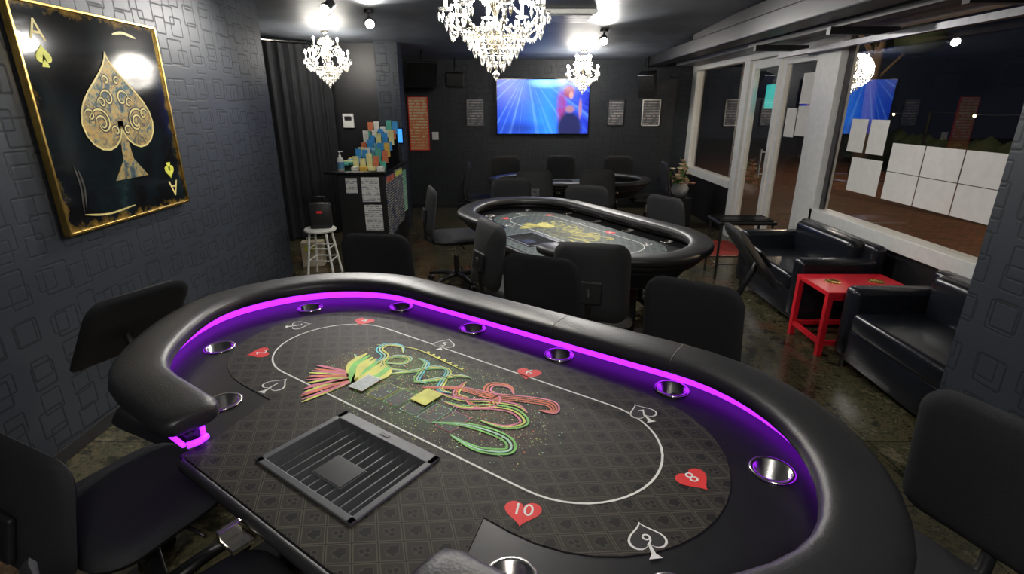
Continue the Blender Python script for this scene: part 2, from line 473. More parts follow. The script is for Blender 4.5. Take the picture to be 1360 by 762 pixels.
b=B('shutter_box').bb(2.45,2.76,2.04,8.5,2.16,2.27,M_greyp,.01); b.bb(2.5,2.7,2.05,4.,2.27,2.44,M_greyp); b.done()
b=B('shutter_bracket')
for y in (2.9,4.1,5.3): b.bb(2.25,2.74,y,y+.05,2.08,2.13,M_black)
b.bb(2.3,2.36,2.4,5.6,2.13,2.16,M_black); b.bb(2.6,2.66,2.4,5.6,2.04,2.08,M_dsteel)
b.done()
b=B('ceiling_air_vent').box((.52,5.35,cz(5.35)-.015),(.46,.46,.04),M_white,bev=.008)
for i in range(7): b.box((.52,5.17+i*.06,cz(5.35)-.04),(.38,.02,.012),M_dsteel)
b.done()
def lamp(name,loc,power,size=.08,color=(1,.95,.86),parent=None):
    l=bpy.data.lights.new(name,'POINT'); l.energy=power; l.shadow_soft_size=size; l.color=color
    o=bpy.data.objects.new(name,l); col.objects.link(o); o.location=loc
    if parent: o.parent=parent
    return o
def spot(name,x,y,aim,pw):
    z=cz(y); b=B(name)
    b.cyl((0,0,0),(0,0,-.025),.045,.045,M_black).cyl((0,0,-.02),(0,0,-.07),.01,.01,M_black)
    d=(Vector(aim)-Vector((x,y,z-.1))).normalized()
    c=Vector((0,0,-.10)); b.cyl(c-d*.05,c+d*.05,.035,.045,M_black,20); b.cyl(c+d*.05,c+d*.052,.038,.038,M_bulb,20)
    for sgn in (-1,1): b.tube([(0,0,-.07),(sgn*.05,0,-.08),(sgn*.05,0,-.1)],.004,M_black)
    o=b.done((x,y,z))
    l=bpy.data.lights.new('lamp_light','SPOT'); l.energy=pw; l.spot_size=2.2; l.spot_blend=.8; l.shadow_soft_size=.04; l.color=(1,.97,.92)
    lo=bpy.data.objects.new('lamp_light',l); col.objects.link(lo); lo.parent=o; lo.location=c+d*.06
    lo.rotation_euler=d.to_track_quat('-Z','Y').to_euler()
spot('ceiling_spotlight',-1.27,5.2,(-.4,2.0,1.0),110)
spot('ceiling_spotlight',-1.42,4.55,(-2.1,2.6,.9),60)
spot('ceiling_spotlight',.98,6.15,(.6,3.0,.8),110)
# ------------------------------------------------------------ chandelier
def chandelier(loc,sc,drop,pw,n=8):
    b=B('crystal_chandelier')
    D=drop/sc
    zb=-D+.70
    b.lathe([(0,0),(.055,0),(.05,-.02),(.015,-.035),(.0,-.035)],M_brass)
    b.cyl((0,0,-.03),(0,0,zb-.2),.006,.006,M_brass,8)
    b.lathe([(.004,0),(.02,-.02),(.035,-.05),(.012,-.09),(.02,-.13),(.045,-.18),(.03,-.24),(.012,-.28),(.02,-.33),(.06,-.38),(.04,-.44),(.01,-.47),(0,-.47)],M_brass,(0,0,zb-.08),16)
    def arm(a,Rr,z0,zt):
        ca,sa=math.cos(a),math.sin(a)
        pts=[]
        for i in range(11):
            t=i/10; r=.03+(Rr-.03)*t; z=z0-.085*math.sin(t*pi*.85)*(1-t*.2)+(zt-z0)*t**2.5
            pts.append((r*ca,r*sa,z))
        b.tube(pts,.0065,M_brass,6)
        x,y=Rr*ca,Rr*sa
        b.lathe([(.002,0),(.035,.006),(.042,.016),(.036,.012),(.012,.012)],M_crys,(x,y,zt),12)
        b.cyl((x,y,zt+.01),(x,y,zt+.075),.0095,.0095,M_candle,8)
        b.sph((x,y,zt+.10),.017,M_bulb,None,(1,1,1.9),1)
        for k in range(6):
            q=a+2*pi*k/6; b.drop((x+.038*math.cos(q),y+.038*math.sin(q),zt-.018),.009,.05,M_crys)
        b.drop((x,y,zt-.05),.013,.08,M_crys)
    for i in range(n):
        a=2*pi*i/n+.2; arm(a,.27,zb-.40,zb-.35)
        for j in range(11):
            t=(j+.5)/11; r=.05+.20*t; z=zb-.10-.22*t-.06*math.sin(pi*t)
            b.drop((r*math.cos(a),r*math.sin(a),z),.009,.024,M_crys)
        a2=a+pi/n
        for j in range(9):
            t=(j-4)/4; aa=a2+t*pi/n*.85; z=zb-.47+.05*t*t
            b.drop((.25*math.cos(aa),.25*math.sin(aa),z),.010,.034,M_crys)
    for i in range(n//2): arm(2*pi*i/(n//2)+.5,.15,zb-.22,zb-.19)
    for Rr,z,k,h in ((.07,-.10,12,.035),(.10,-.13,16,.04),(.06,-.20,12,.04),(.07,-.28,12,.05),(.18,-.46,28,.055),(.15,-.50,24,.06),(.12,-.54,18,.06),(.08,-.58,14,.06),(.045,-.62,8,.05)):
        b.tube([(Rr*math.cos(2*pi*i/20),Rr*math.sin(2*pi*i/20),zb+z+.02) for i in range(20)],.003,M_brass,5,True)
        for i in range(k):
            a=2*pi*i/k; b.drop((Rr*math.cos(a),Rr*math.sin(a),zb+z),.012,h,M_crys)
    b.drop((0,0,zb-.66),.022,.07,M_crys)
    o=b.done(loc,0,sc); lamp('lamp_light',(0,0,(zb-.32)),pw,.22,(1,.95,.87),o)
    return o
chandelier((-.09,3.2,cz(3.2)),1.0,.72,135)
chandelier((-2.02,6.25,cz(6.25)),.82,.58,42)
chandelier((.97,7.75,cz(7.75)),.80,.56,65)
chandelier((.2,-.45,cz(0)),1.,.70,115)

# ------------------------------------------------------------ poker tables
def stadium(R_,cx,n=20,y0=0.,sq=0.):
    pts=[]
    def rad(a): return R_*(1-sq*math.sin(2*a)**2) if math.sin(a)<0 else R_
    for i in range(n+1):
        a=-pi/2+pi*i/n; pts.append((cx+rad(a)*math.cos(a),y0+rad(a)*math.sin(a)))
    for i in range(n+1):
        a=pi/2+pi*i/n; pts.append((-cx+rad(a)*math.cos(a),y0+rad(a)*math.sin(a)))
    return pts
Y0=-.035; SQ=.075
def openpath(R_,cx,sl,sr,z,n=22):
    pts=[]
    def rad(a): return R_*(1-SQ*math.sin(2*a)**2) if math.sin(a)<0 else R_
    k=max(2,int((sl+cx)/.03))
    for i in range(k): pts.append((sl+(-cx-sl)*i/k,Y0-R_,z))
    for i in range(n): a=-pi/2-pi*i/n; pts.append((-cx+rad(a)*math.cos(a),Y0+rad(a)*math.sin(a),z))
    for i in range(16): pts.append((-cx+2*cx*i/16,Y0+R_,z))
    for i in range(n): a=pi/2-pi*i/n; pts.append((cx+rad(a)*math.cos(a),Y0+rad(a)*math.sin(a),z))
    k=max(2,int((cx-sr)/.03))
    for i in range(k+1): pts.append((cx+(sr-cx)*i/k,Y0-R_,z))
    return pts
def catm(P,n=8):
    P=[Vector((p[0],p[1],0)) for p in P]; out=[]
    Q=[P[0]]+P+[P[-1]]
    for i in range(1,len(Q)-2):
        a,b_,c,d=Q[i-1:i+3]
        for k in range(n):
            t=k/n; out.append(.5*((2*b_)+(c-a)*t+(2*a-5*b_+4*c-d)*t*t+(3*b_-a-3*c+d)*t**3))
    out.append(P[-1]); return out
def ribbon(b,P,w,z,m,M=None,taper=True,smoothp=True,off=0.):
    pts=catm(P) if smoothp else [Vector((p[0],p[1],0)) for p in P]
    vs=[];n=len(pts)
    for i,p in enumerate(pts):
        d=(pts[min(i+1,n-1)]-pts[max(i-1,0)]).normalized(); s_=Vector((-d.y,d.x,0))
        ts=(min(1,.35+2.6*min(i,n-1-i)/n) if taper else 1)
        ww=w/2*ts; o=off*min(1,.1+3.*min(i,n-1-i)/n)
        vs+=[(p.x+s_.x*(o+ww),p.y+s_.y*(o+ww),z),(p.x+s_.x*(o-ww),p.y+s_.y*(o-ww),z)]
    b.add(vs,[(2*i,2*i+1,2*i+3,2*i+2) for i in range(n-1)],m,M)
def heart(w):
    pts=[]
    for i in range(36):
        t=2*pi*i/36; pts.append((w*16*math.sin(t)**3/34,w*(13*math.cos(t)-5*math.cos(2*t)-2*math.cos(3*t)-math.cos(4*t))/34))
    return pts
def add_spade(b,w,z,m,M,stem=True):
    b.fill([[(x,-y+w*.06) for x,y in heart(w)]],z-.0002,z,m,M)
    if stem: b.fill([[(-.16*w,-.56*w),(.16*w,-.56*w),(.05*w,-.42*w),(.03*w,-.1*w),(-.03*w,-.1*w),(-.05*w,-.42*w)]],z-.0002,z,m,M)
def rr2(x,y,w,h): return [(x+a,y+c) for a,c in rr(w,h,.006,3)]
marks=[(-.43,-.29,'1'),(-.69,-.19,'2'),(-.80,.04,'3'),(-.62,.22,'4'),(-.20,.25,'5'),(.18,.245,'6'),(.58,.24,'7'),(.79,.04,'8'),(.77,-.20,'9'),(.52,-.285,'10')]
cups=[(-.466,-.434),(-.854,-.25),(-.935,.185),(-.62,.425),(-.21,.425),(.19,.425),(.60,.425),(.935,.185),(.86,-.30),(.60,-.44)]
def poker_table(loc,rz,sc,fm,led,full=True,mono=None):
    b=B('poker_table'); zt=.76; cx=.585
    K=lambda m: mono if mono else m
    hole=[(-.12,-.53),(.25,-.53),(.25,-.255),(-.12,-.255)]
    o2=list(stadium(.53,cx,20,Y0,SQ))
    o2+= [(-.31,Y0-.53),(-.30,-.63),(.50,-.63),(.51,Y0-.53)]
    b.fill([o2]+[circle(x,y,.043) for x,y in cups]+[hole],zt-.03,zt,M_race)
    fl=list(stadium(.345,.53,18))
    fl+=[(-.36,-.345),(-.33,-.46),(-.30,-.53),(-.295,-.625),(.495,-.625),(.515,-.50),(.46,-.345)]
    b.fill([fl,hole],zt+.0002,zt+.0022,fm)
    z=zt+.0030
    b.tube([(-.30,-.61,zt-.012),(-.27,-.635,zt-.012),(.47,-.635,zt-.012),(.51,-.61,zt-.012)],.014,M_rail,10)
    b.box((.06,-.675,zt-.03),(.05,.05,.012),M_steel,bev=.003); b.box((.04,-.68,zt-.01),(.012,.05,.03),M_steel,bev=.002)
    st=stadium(.2265,.49,24); n=len(st)
    ri=stadium(.2205,.49,24)
    b.add([(x,y,z) for x,y in st]+[(x,y,z) for x,y in ri],[(i,(i+1)%n,n+(i+1)%n,n+i) for i in range(n)],M_line)
    for x,y in cups:
        b.lathe([(.043,-.055),(.043,.001),(.052,.001),(.054,.003),(.050,.005),(.041,.004),(.040,-.054),(0,-.054)],M_steel,(x,y,zt),28)
    for x,y,t in marks:
        ang={'1':.15,'2':-.5,'3':-.6,'9':.75,'8':1.1,'7':.9,'10':.45}.get(t,.35)
        M=T(x,y,0)@R(ang,'Z'); 
        if int(t)%2==0:
            b.fill([heart(.088)],z-.0002,z,M_mred,M); b.text(t,.050,M_line,M@T(0,.005,z+.0006))
        else:
            add_spade(b,.088,z,M_line,M); add_spade(b,.077,z+.0006,M_mblk,M,False); b.text(t,.044,M_line,M@T(0,-.004,z+.0014))
    for i in range(5):
        x=-.12+.071*i
        b.fill([rr2(x,-.112,.061,.087)],z-.0002,z,K((M_c3,M_c5,M_c1,M_c1,M_c4)[i])); b.fill([rr2(x,-.112,.057,.083)],z,z+.0006,M_slot)
    zl=z+.0012
    L=lambda pts,ox,oy,k=1.: [(ox+px*k,oy+py*k) for px,py in pts]
    Sx=[(.09,.10),(.05,.13),(.0,.11),(.01,.07),(.06,.05),(.07,.01),(.03,-.02),(-.03,.0)]
    def stroke(P,w,ms):
        for j,mm in enumerate(ms):
            f=(j-(len(ms)-1)/2)/len(ms)
            ribbon(b,P,w*.58/len(ms),zl+.0002*j,K(mm),off=w*f)
    A=[M_c6,M_c1,M_c3]; Bq=[M_c1,M_c3,M_c5]; C_=[M_c5,M_c1,M_c6]; D_=[M_c4,M_c2,M_c3]; E_=[M_c2,M_c2,M_c4]
    stroke(L(Sx,-.37,.0,1.1),.032,A)
    stroke(L([(.0,.0),(.06,.035),(.05,.075),(.0,.06),(-.005,.01),(.05,-.015),(.11,.01)],-.27,.015),.026,Bq)
    for k,ox in enumerate((-.165,-.065)):
        stroke(L([(-.03,.10),(.02,.09),(.05,.035),(.08,-.015),(.12,-.01)],ox,.01),.028,A if k else C_)
        stroke(L([(.11,.10),(.06,.08),(.03,.03),(-.02,-.03)],ox,.01),.028,Bq)
    stroke(L([(.0,.07),(.01,.02),(.03,-.01),(.07,.0)],.05,.01),.026,D_)
    stroke(L(Sx,.13,.005,1.),.034,E_)
    stroke([(-.04,-.03),(.06,.035),(.17,.06),(.27,.105),(.34,.125),(.37,.095),(.33,.075)],.040,[M_c2,M_c2,M_c2,M_c4])
    stroke([(.07,-.05),(.14,-.04),(.20,.005),(.27,.03),(.33,.0),(.30,-.05),(.22,-.065)],.034,[M_c4,M_c3,M_c5])
    stroke([(.0,-.02),(.10,-.015),(.18,.03),(.26,.06),(.31,.045)],.02,[M_c3,M_c4])
    stroke([(.12,-.15),(.22,-.10),(.33,-.09),(.37,-.13),(.30,-.17),(.20,-.165)],.034,[M_c5,M_c1,M_c5])
    rf=random.Random(11)
    for j in range(16):
        t=j/15; x1=-.44+.17*t+rf.uniform(-.01,.01); y1=-.13-.17*t**.8
        ribbon(b,[(-.25,-.10),((x1-.25)/2+rf.uniform(-.01,.01),(y1-.10)/2+.01),(x1,y1)],.013,zl+.0003*(j%3),K((M_c4,M_c2,M_c4,M_c3)[j%4]))
    for j in range(9):
        x1=-.36+.02*j; ribbon(b,[(-.24,-.14),(x1+.01,-.06),(x1-.01,.03-.004*j)],.022,zl+.0006+.0002*(j%2),K((M_c3,M_c5,M_c3)[j%3]))
    ribbon(b,[(-.40,.10),(-.27,.155),(-.14,.15),(.0,.13)],.006,zl,K(M_c3))
    for j in range(7): b.fill([circle(-.2+.03*j,.165-.004*j,.006,8)],zl-.0002,zl,K(M_c3))
    rnd=random.Random(3)
    for i in range(900):
        x=rnd.gauss(.02,.2); y=rnd.gauss(-.05,.085)
        if abs(x)>.47 or abs(y)>.21: continue
        r=rnd.uniform(.001,.0030); 
        b.add([(x-r,y,zl),(x,y-r,zl),(x+r,y,zl),(x,y+r,zl)],[(0,1,2,3)],K(rnd.choice([M_c1,M_c3,M_c5,M_c2])))
    if full:
        x0,x1,y0,y1=-.12,.25,-.53,-.255
        b.bb(x0,x1,y0,y1,zt-.055,zt-.05,M_traydk)
        for a in ((x0,x0+.018,y0,y1),(x1-.018,x1,y0,y1),(x0,x1,y0,y0+.018),(x0,x1,y1-.035,y1)): b.bb(a[0],a[1],a[2],a[3],zt-.05,zt+.008,M_tray,.002)
        for i in range(11):
            x=x0+.02+(x1-x0-.04)*i/11; b.bb(x-.002,x+.002,y0+.018,y1-.035,zt-.05,zt-.012,M_tray)
        b.bb(.015,.125,-.465,-.385,zt-.014,zt-.008,M_tray); b.bb(.018,.122,-.462,-.388,zt-.0075,zt-.006,M_traydk)
        b.bb(.05,.08,y1-.022,y1-.012,zt+.008,zt+.0095,M_traydk)
    prof=[]
    for i in range(20):
        a=2*pi*i/20; c,s_=math.cos(a),math.sin(a)
        prof.append((.079*math.copysign(abs(c)**.62,c),.033*math.copysign(abs(s_)**.75,s_)))
    P=openpath(.540,cx,-.31,.50,.830)
    def endscale(P):
        d=[0]
        for i in range(1,len(P)): d.append(d[-1]+(Vector(P[i])-Vector(P[i-1])).length)
        Lt=d[-1]; out=[]
        for q in d:
            e=min(q,Lt-q)/.05; out.append(math.sqrt(max(.0,1-(1-min(1,e))**2))*.45+.55)
        return out
    P=[(P[0][0]+.004,P[0][1],P[0][2])]+[P[0]]+[(P[0][0]-.012,P[0][1],P[0][2])]+P[1:-1]+[(P[-1][0]+.012,P[-1][1],P[-1][2]),P[-1]]
    b.sweep(P,prof,M_rail,False,scl=endscale(P))
    for sx in (-.585,0.15,.585):
        b.sweep([(sx-.0015,Y0+.54,.830),(sx+.0015,Y0+.54,.830)],[(x*1.012,y*1.02) for x,y in prof],M_black)
    b.sweep(openpath(.542,cx,-.33,.53,.780),[(-.016,-.022),(.016,-.022),(.016,.025),(-.016,.025)],M_black)
    if led:
        b.sweep(openpath(.520,cx,-.315,.505,.783),[(-.003,-.021),(.003,-.021),(.003,.020),(-.003,.020)],M_led)
        b.tube([(-.307,Y0-.52,.776),(-.297,Y0-.545,.776),(-.307,Y0-.57,.774)],.009,M_led,8)
        q=[( -.315+(-.27)*i/10,Y0-.575,.774) for i in range(11)]+[(-.585+.57*math.cos(-pi/2-.6*i/8)*(1-SQ*math.sin(2*(-pi/2-.6*i/8))**2),Y0+.57*math.sin(-pi/2-.6*i/8)*(1-SQ*math.sin(2*(-pi/2-.6*i/8))**2),.774) for i in range(1,9)]
        b.tube(q,.007,M_led,8)
    ap=stadium(.525,cx,16,Y0,SQ); ap2=stadium(.42,cx,16,Y0,SQ); n=len(ap)
    b.add([(x,y,.758) for x,y in ap]+[(x,y,.62) for x,y in ap2],[(i,(i+1)%n,n+(i+1)%n,n+i) for i in range(n)],M_black,None,True)
    b.fill([ap2],.61,.62,M_black)
    for sx in (-.55,.55):
        b.box((sx,Y0,.33),(.12,.42,.58),M_black,bev=.02); b.box((sx,Y0,.03),(.16,.80,.06),M_black,bev=.02)
    b.box((0,Y0,.25),(1.0,.05,.14),M_black,bev=.01)
    return b.done(loc,rz,sc)
TA=math.radians(-35.6)
tab=poker_table((-.234,1.459,0),TA,1.,M_felt,True)
poker_table((.43,3.80,0),math.radians(-60),.95,M_felt2,False,True,M_olive)
poker_table((.72,6.74,0),math.radians(180),.86,M_felt2,False,True,M_olive)
def tw(s_,n_,z): 
    return (-.234+s_*.813+n_*.582, 1.459-s_*.582+n_*.813, z)
b=B('playing_card').box((0,0,0),(.060,.088,.001),M_line).box((0,0,.0008),(.052,.080,.0004),M_cards); b.done(tw(-.205,-.115,.7668),TA+.1)
b=B('playing_card').box((0,0,0),(.064,.075,.002),M_c3); b.done(tw(.015,-.065,.7675),TA)

# ------------------------------------------------------------ office chairs
def chair_mesh(name,rec=9,bw=.43,bh=.42,zc=.72):
    b=B(name)
    b.cushion(.47,.45,.10,.075,M_fabric,T(0,0,.465),cur=-.006)
    b.box((0,0,.42),(.30,.28,.02),M_black,bev=.005)
    yo=-.245-(rec-9)*.0032
    Mb=T(0,yo,zc)@R(math.radians(-rec),'X')@R(pi/2,'X')
    b.cushion(bw,bh,.075,.04,M_fabric,Mb@R(pi,'Y'),cur=.035,taper=.06)
    b.tube([(0,.0,.41),(0,-.20,.41),(0,-.27,.46),(0,yo-.03+.02*(rec>20),zc-.12),(0,yo-.04,zc-.02)],.018,M_black,8)
    b.box((0,-.032,-.05),(.14,.02,.12),M_black,T(0,yo,zc)@R(math.radians(-rec),'X'),bev=.008)
    b.cyl((0,0,.24),(0,0,.42),.016,.016,M_steel,12).cyl((0,0,.10),(0,0,.28),.026,.024,M_black,12)
    b.tube([(.06,.02,.40),(.20,.03,.40),(.25,.03,.395)],.006,M_black,6)
    for i in range(5):
        a=2*pi*i/5+.3; c,s_=math.cos(a),math.sin(a)
        b.sweep([(0,0,.105),(c*.15,s_*.15,.10),(c*.29,s_*.29,.075)],[(-.022,-.014),(.022,-.014),(.018,.014),(-.018,.014)],M_black,scl=[1.1,1,.7])
        b.cyl((c*.28,s_*.28,.05),(c*.28,s_*.28,.08),.008,.008,M_steel,8)
        for o in (-.014,.014):
            px,py=c*.285-s_*o,s_*.285+c*o
            b.cyl((px+s_*.009,py-c*.009,.027),(px-s_*.009,py+c*.009,.027),.027,.027,M_black,14)
    return b
base=None
chairs=[
 (.05,2.24,-.45,-.89),(.63,1.87,-.582,-.813),(-.79,2.68,-.12,-.99),
 (.98,.96,-.92,-.36),
 (.47,2.86,.25,.97),(.04,3.32,.88,.47),(-.52,4.75,.96,.28),(1.05,4.07,-.866,-.5),(.60,4.60,-.4,-.92),(.03,5.10,.2,-.98),
 (.26,6.18,0.05,1),(.94,6.18,-.1,1),(.72,7.62,.05,-1),(-.05,7.55,.2,-1),(1.5,7.55,-.2,-1),(-.35,6.85,1,.05),(1.75,6.85,-1,.05)]
def face(fx,fy): return math.atan2(-fx,fy)
for (x,y,fx,fy) in chairs:
    if base is None: base=chair_mesh('office_chair').done((x,y,0),face(fx,fy))
    else: dup(base,(x,y,0),face(fx,fy))
rb=chair_mesh('office_chair',38,zc=.76).done((-1.28,1.86,0),face(.9,-.43))
dup(rb,(1.12,3.10,0),face(-.97,.1))
lb=chair_mesh('office_chair',14,bh=.34,zc=.64).done((-1.15,1.31,0),face(.42,.91))
dup(lb,(-.66,.83,0),face(.62,.78))

# ------------------------------------------------------------ sofas
def sofa(name,y0,y1):
    W=y1-y0; b=B(name)
    D=.64
    b.box((W/2,D/2,.17),(W-.02,D-.04,.22),M_leather,bev=.02)
    b.box((W/2,.26,.335),(W-.27,.52,.13),M_leather,bev=.035,seg=4)
    b.box((W/2,.50,.49),(W-.27,.15,.32),M_leather,bev=.05,seg=4)
    b.box((W/2,.58,.40),(W-.02,.10,.48),M_leather,bev=.035,seg=4)
    for x in (.065,W-.065): b.box((x,.30,.31),(.13,.58,.46),M_leather,bev=.04,seg=4)
    for x in (.06,W-.06):
        for y in (.06,.58): b.cyl((x,y,0),(x,y,.07),.018,.022,M_dsteel,12)
    return b.done((2.09,y1,0),-pi/2)
sofa('leather_sofa',3.66,4.74)
sofa('leather_sofa',2.04,3.14)
b=B('red_side_table')
b.bb(2.05,2.65,3.20,3.60,.43,.46,M_red,.004)
for x in (2.07,2.63):
    for y in (3.22,3.58): b.bb(x-.018,x+.018,y-.018,y+.018,0,.43,M_red,.002)
for y in (3.22,3.58): b.bb(2.07,2.63,y-.012,y+.012,.08,.11,M_red); b.bb(2.07,2.63,y-.012,y+.012,.40,.43,M_red)
for x in (2.07,2.63): b.bb(x-.012,x+.012,3.22,3.58,.08,.11,M_red)
b.bb(2.60,2.615,3.24,3.56,.1,.43,M_red)
for x,y in ((2.2,3.42),(2.5,3.42)): b.lathe([(.043,0),(.05,.001),(.05,.004),(.04,.004),(.038,.0015),(0,.0015)],M_gold,(x,y,.46),20)
b.done()
b=B('console_table')
b.bb(1.95,2.5,4.86,5.2,.535,.565,M_black,.01)
for x in (1.98,2.47):
    for y in (4.89,5.17): b.cyl((x,y,0),(x,y,.54),.012,.012,M_dsteel,10)
for i in range(5): b.bb(1.97,2.48,4.90+i*.06,4.92+i*.06,.565,.58,M_blackgl,.003)
b.tube([(1.98,4.89,.15),(2.47,4.89,.15),(2.47,5.17,.15),(1.98,5.17,.15)],.008,M_dsteel,8,True)
b.done()
m_mat=pm('red_mat',(.40,.04,.03),.9,bmp=.5,vs=200)
B('door_mat').bb(2.08,2.7,5.7,6.4,.0005,.012,m_mat,.004).done()

# ------------------------------------------------------------ artwork on left wall
b=B('spade_wall_art')
w,h=.97,1.02
b.box((0,0,0),(w-.02,.02,h-.02),M_artb)
for s_ in (-1,1):
    b.box((s_*(w/2-.006),-.004,0),(.014,.035,h),M_gold,bev=.003); b.box((0,-.004,s_*(h/2-.006)),(w,.035,.014),M_gold,bev=.003)
F=lambda x,z,y=-.0105: T(x,y,z)@R(pi/2,'X')
b.fill([[(x,-y) for x,y in heart(.56)]],0,.002,M_art,F(.03,.055))
b.fill([[(-.13,-.20),(.13,-.20),(.04,-.10),(.02,.1),(-.02,.1),(-.04,-.10)]],0,.002,M_art,F(.03,-.10))
M_goldp=pm('print_gold',(.72,.60,.22),.5)
for sx in (-1,1):
    MM=F(.03,.0,-.0132)
    for k,(cx_,cy_,r_) in enumerate(((.13,-.01,.085),(.13,-.01,.045),(.055,.11,.05),(.045,-.05,.03),(.20,.03,.035),(.04,.20,.025),(.10,.09,.03))):
        P=[(sx*(cx_+r_*math.cos(a*.55)*(1-a*.07)),cy_+r_*math.sin(a*.55)*(1-a*.07)) for a in range(12)]
        ribbon(b,P,.022,0,M_mblk,MM)
        ribbon(b,P,.009,.0006,M_goldp,MM)
hp=[(x+0.0,-y+.055) for x,y in heart(.56)]
ribbon(b,hp+[hp[0]],.010,.0008,M_goldp,F(.03,0,-.0128),False,False)
b.text('A',.13,M_goldp,F(-.36,.39,-.0112)); b.text('A',.13,M_goldp,F(.37,-.40,-.0112)@R(pi,'Z'))
M_lime=pm('print_lime',(.75,.76,.08),.5)
for x,z,r in ((-.355,.29,0),(.36,-.30,pi)):
    MM=F(x,z)@R(r,'Z'); b.fill([[(p,-q) for p,q in heart(.09)]],0,.0015,M_lime,MM); b.fill([[(-.02,-.05),(.02,-.05),(.004,0),(-.004,0)]],0,.0015,M_lime,MM)
for a in ((-.35,-.20,-.42),(-.33,-.22,-.40)):
    ribbon(b,[(a[0],a[1]),(a[0]+.01,-.30),(a[0]-.01,a[2])],.012,.0015,M_steel,F(0,0))
ribbon(b,[(-.36,-.43),(-.2,-.455),(.0,-.445)],.01,.0015,M_goldp,F(0,0))
ribbon(b,[(.12,.43),(.2,.445),(.3,.43)],.014,.0015,M_goldp,F(0,0))
b.done((XL+.022,2.915,1.525),pi/2)

# ------------------------------------------------------------ tv & back wall
b=B('television'); b.box((0,.03,0),(1.45,.05,.83),M_blackgl,bev=.006)
b.add([(-.71,0,-.398),(.71,0,-.398),(.71,0,.398),(-.71,0,.398)],[(0,1,2,3)],M_tv)
b.done((.48,YB-.07,1.585))
def frame(name,x,z,w,h,m,y=YB,fm=M_dsteel):
    b=B(name); b.box((0,0,0),(w,.015,h),m)
    for s_ in (-1,1): b.box((s_*w/2,-.003,0),(.012,.024,h+.012),fm); b.box((0,-.003,s_*h/2),(w+.012,.024,.012),fm)
    b.done((x,y-.012,z))
frame('picture_frame',-.58,1.50,.25,.38,M_pa)
frame('picture_frame',1.63,1.50,.24,.37,M_pa)
frame('picture_frame',2.18,1.50,.27,.38,M_pa,fm=M_paper)
frame('wall_notice_board',-1.47,1.33,.30,.80,M_po,fm=M_mred)
B('thermostat').box((0,0,0),(.14,.03,.17),M_paper,bev=.006).box((0,-.017,.03),(.09,.004,.05),M_dsteel).done((-2.1,7.08,1.42))
B('wall_switch').box((0,0,0),(.10,.012,.12),M_paper,bev=.004).box((0,-.008,0),(.04,.006,.07),M_white).done((-1.22,YB-.008,1.15))
def wedge(name,loc,rz,rx,size,m=M_black,screen=None):
    b=B(name); MM=R(rz,'Z')@R(rx,'X')
    b.box((0,0,0),size,m,MM,bev=.01)
    if screen: b.box((0,-size[1]/2-.002,0),(size[0]*.93,.004,size[2]*.9),screen,MM)
    b.tube([(0,.03,0),(0,.08,.12),(0,.08,cz(loc[1])-loc[2])],.012,M_black,8)
    b.done(loc)
wedge('ceiling_monitor',(-1.22,7.6,2.0),.45,.35,(.46,.04,.34),M_black,M_blackgl)
wedge('wall_speaker',(2.0,8.3,1.90),-.5,.4,(.24,.18,.34),M_dsteel)
wedge('wall_speaker',(-.86,8.45,1.98),.2,.2,(.26,.16,.18))
b=B('curtain')
P0=Vector((-3.45,5.7));P1=Vector((-2.25,6.95)); n=150; vs=[]
d=(P1-P0); nn=Vector((-d.y,d.x)).normalized()
for k,z in enumerate((.02,1.2,2.28)):
    for i in range(n+1):
        p=P0+d*(i/n)+nn*(.035*math.sin(i*.62)+.01*math.sin(i*1.7+k)); vs.append((p.x,p.y,z))
fs=[(k*(n+1)+i,k*(n+1)+i+1,(k+1)*(n+1)+i+1,(k+1)*(n+1)+i) for k in range(2) for i in range(n)]
b.add(vs,fs,M_curtain,None,True)
b.tube([(P0.x,P0.y,2.30),(P1.x,P1.y,2.30)],.014,M_steel,8)
b.done(fixn=False)
# ------------------------------------------------------------ reception counter
b=B('reception_counter')
b.bb(-1.85,-1.35,5.62,6.75,0,.92,M_black,.008).bb(-1.97,-1.32,5.58,6.78,.92,.95,M_blackgl,.006)
b.done()
b=B('counter_notices')
for i,(x,z,w_,h_) in enumerate(((-1.50,.76,.19,.26),(-1.49,.46,.19,.28),(-1.70,.80,.12,.16))): b.box((x,5.613,z),(w_,.004,h_),M_pw)
b.box((-1.344,5.86,.56),(.006,.40,.66),M_pb); b.box((-1.344,6.30,.58),(.006,.42,.64),M_pb); b.box((-1.344,6.64,.60),(.006,.2,.5),M_pg)
b.box((-1.340,6.30,.86),(.006,.38,.06),M_c3); b.box((-1.340,5.86,.85),(.006,.34,.06),M_c2)
b.done()
mlb=pm('label_blue',(.1,.3,.5),.5)
def bottle(x,y,z):
    b=B('hand_sanitizer_bottle'); b.lathe([(0,0),(.035,0),(.036,.10),(.03,.125),(.012,.14),(.012,.16),(0,.16)],M_paper,seg=16)
    b.cyl((0,0,.16),(0,0,.19),.005,.005,M_white,8).box((.012,0,.195),(.05,.014,.012),M_white,bev=.003).lathe([(.0365,.02),(.0365,.09)],mlb); b.done((x,y,z))
bottle(-1.82,5.70,.951)
b=B('leaflet_display')
cols=[(.85,.55,.1),(.05,.35,.8),(.85,.85,.78),(.1,.45,.35),(.7,.2,.1),(.9,.85,.4),(.25,.6,.8)]
rnd=random.Random(5); ms=[pm('leaflet_%d'%i,c,.5) for i,c in enumerate(cols)]
for i in range(7):
    b.bb(-1.70,-1.36,5.76+i*.12,5.77+i*.12,.953,1.02+.06*i,M_blackgl)
    for k in range(5):
        x=-1.67+k*.072; hh=rnd.uniform(.08,.17); b.box((x,5.755+i*.12,.957+.055*i+hh/2),(.06,.006,hh),rnd.choice(ms),T(0,0,0))
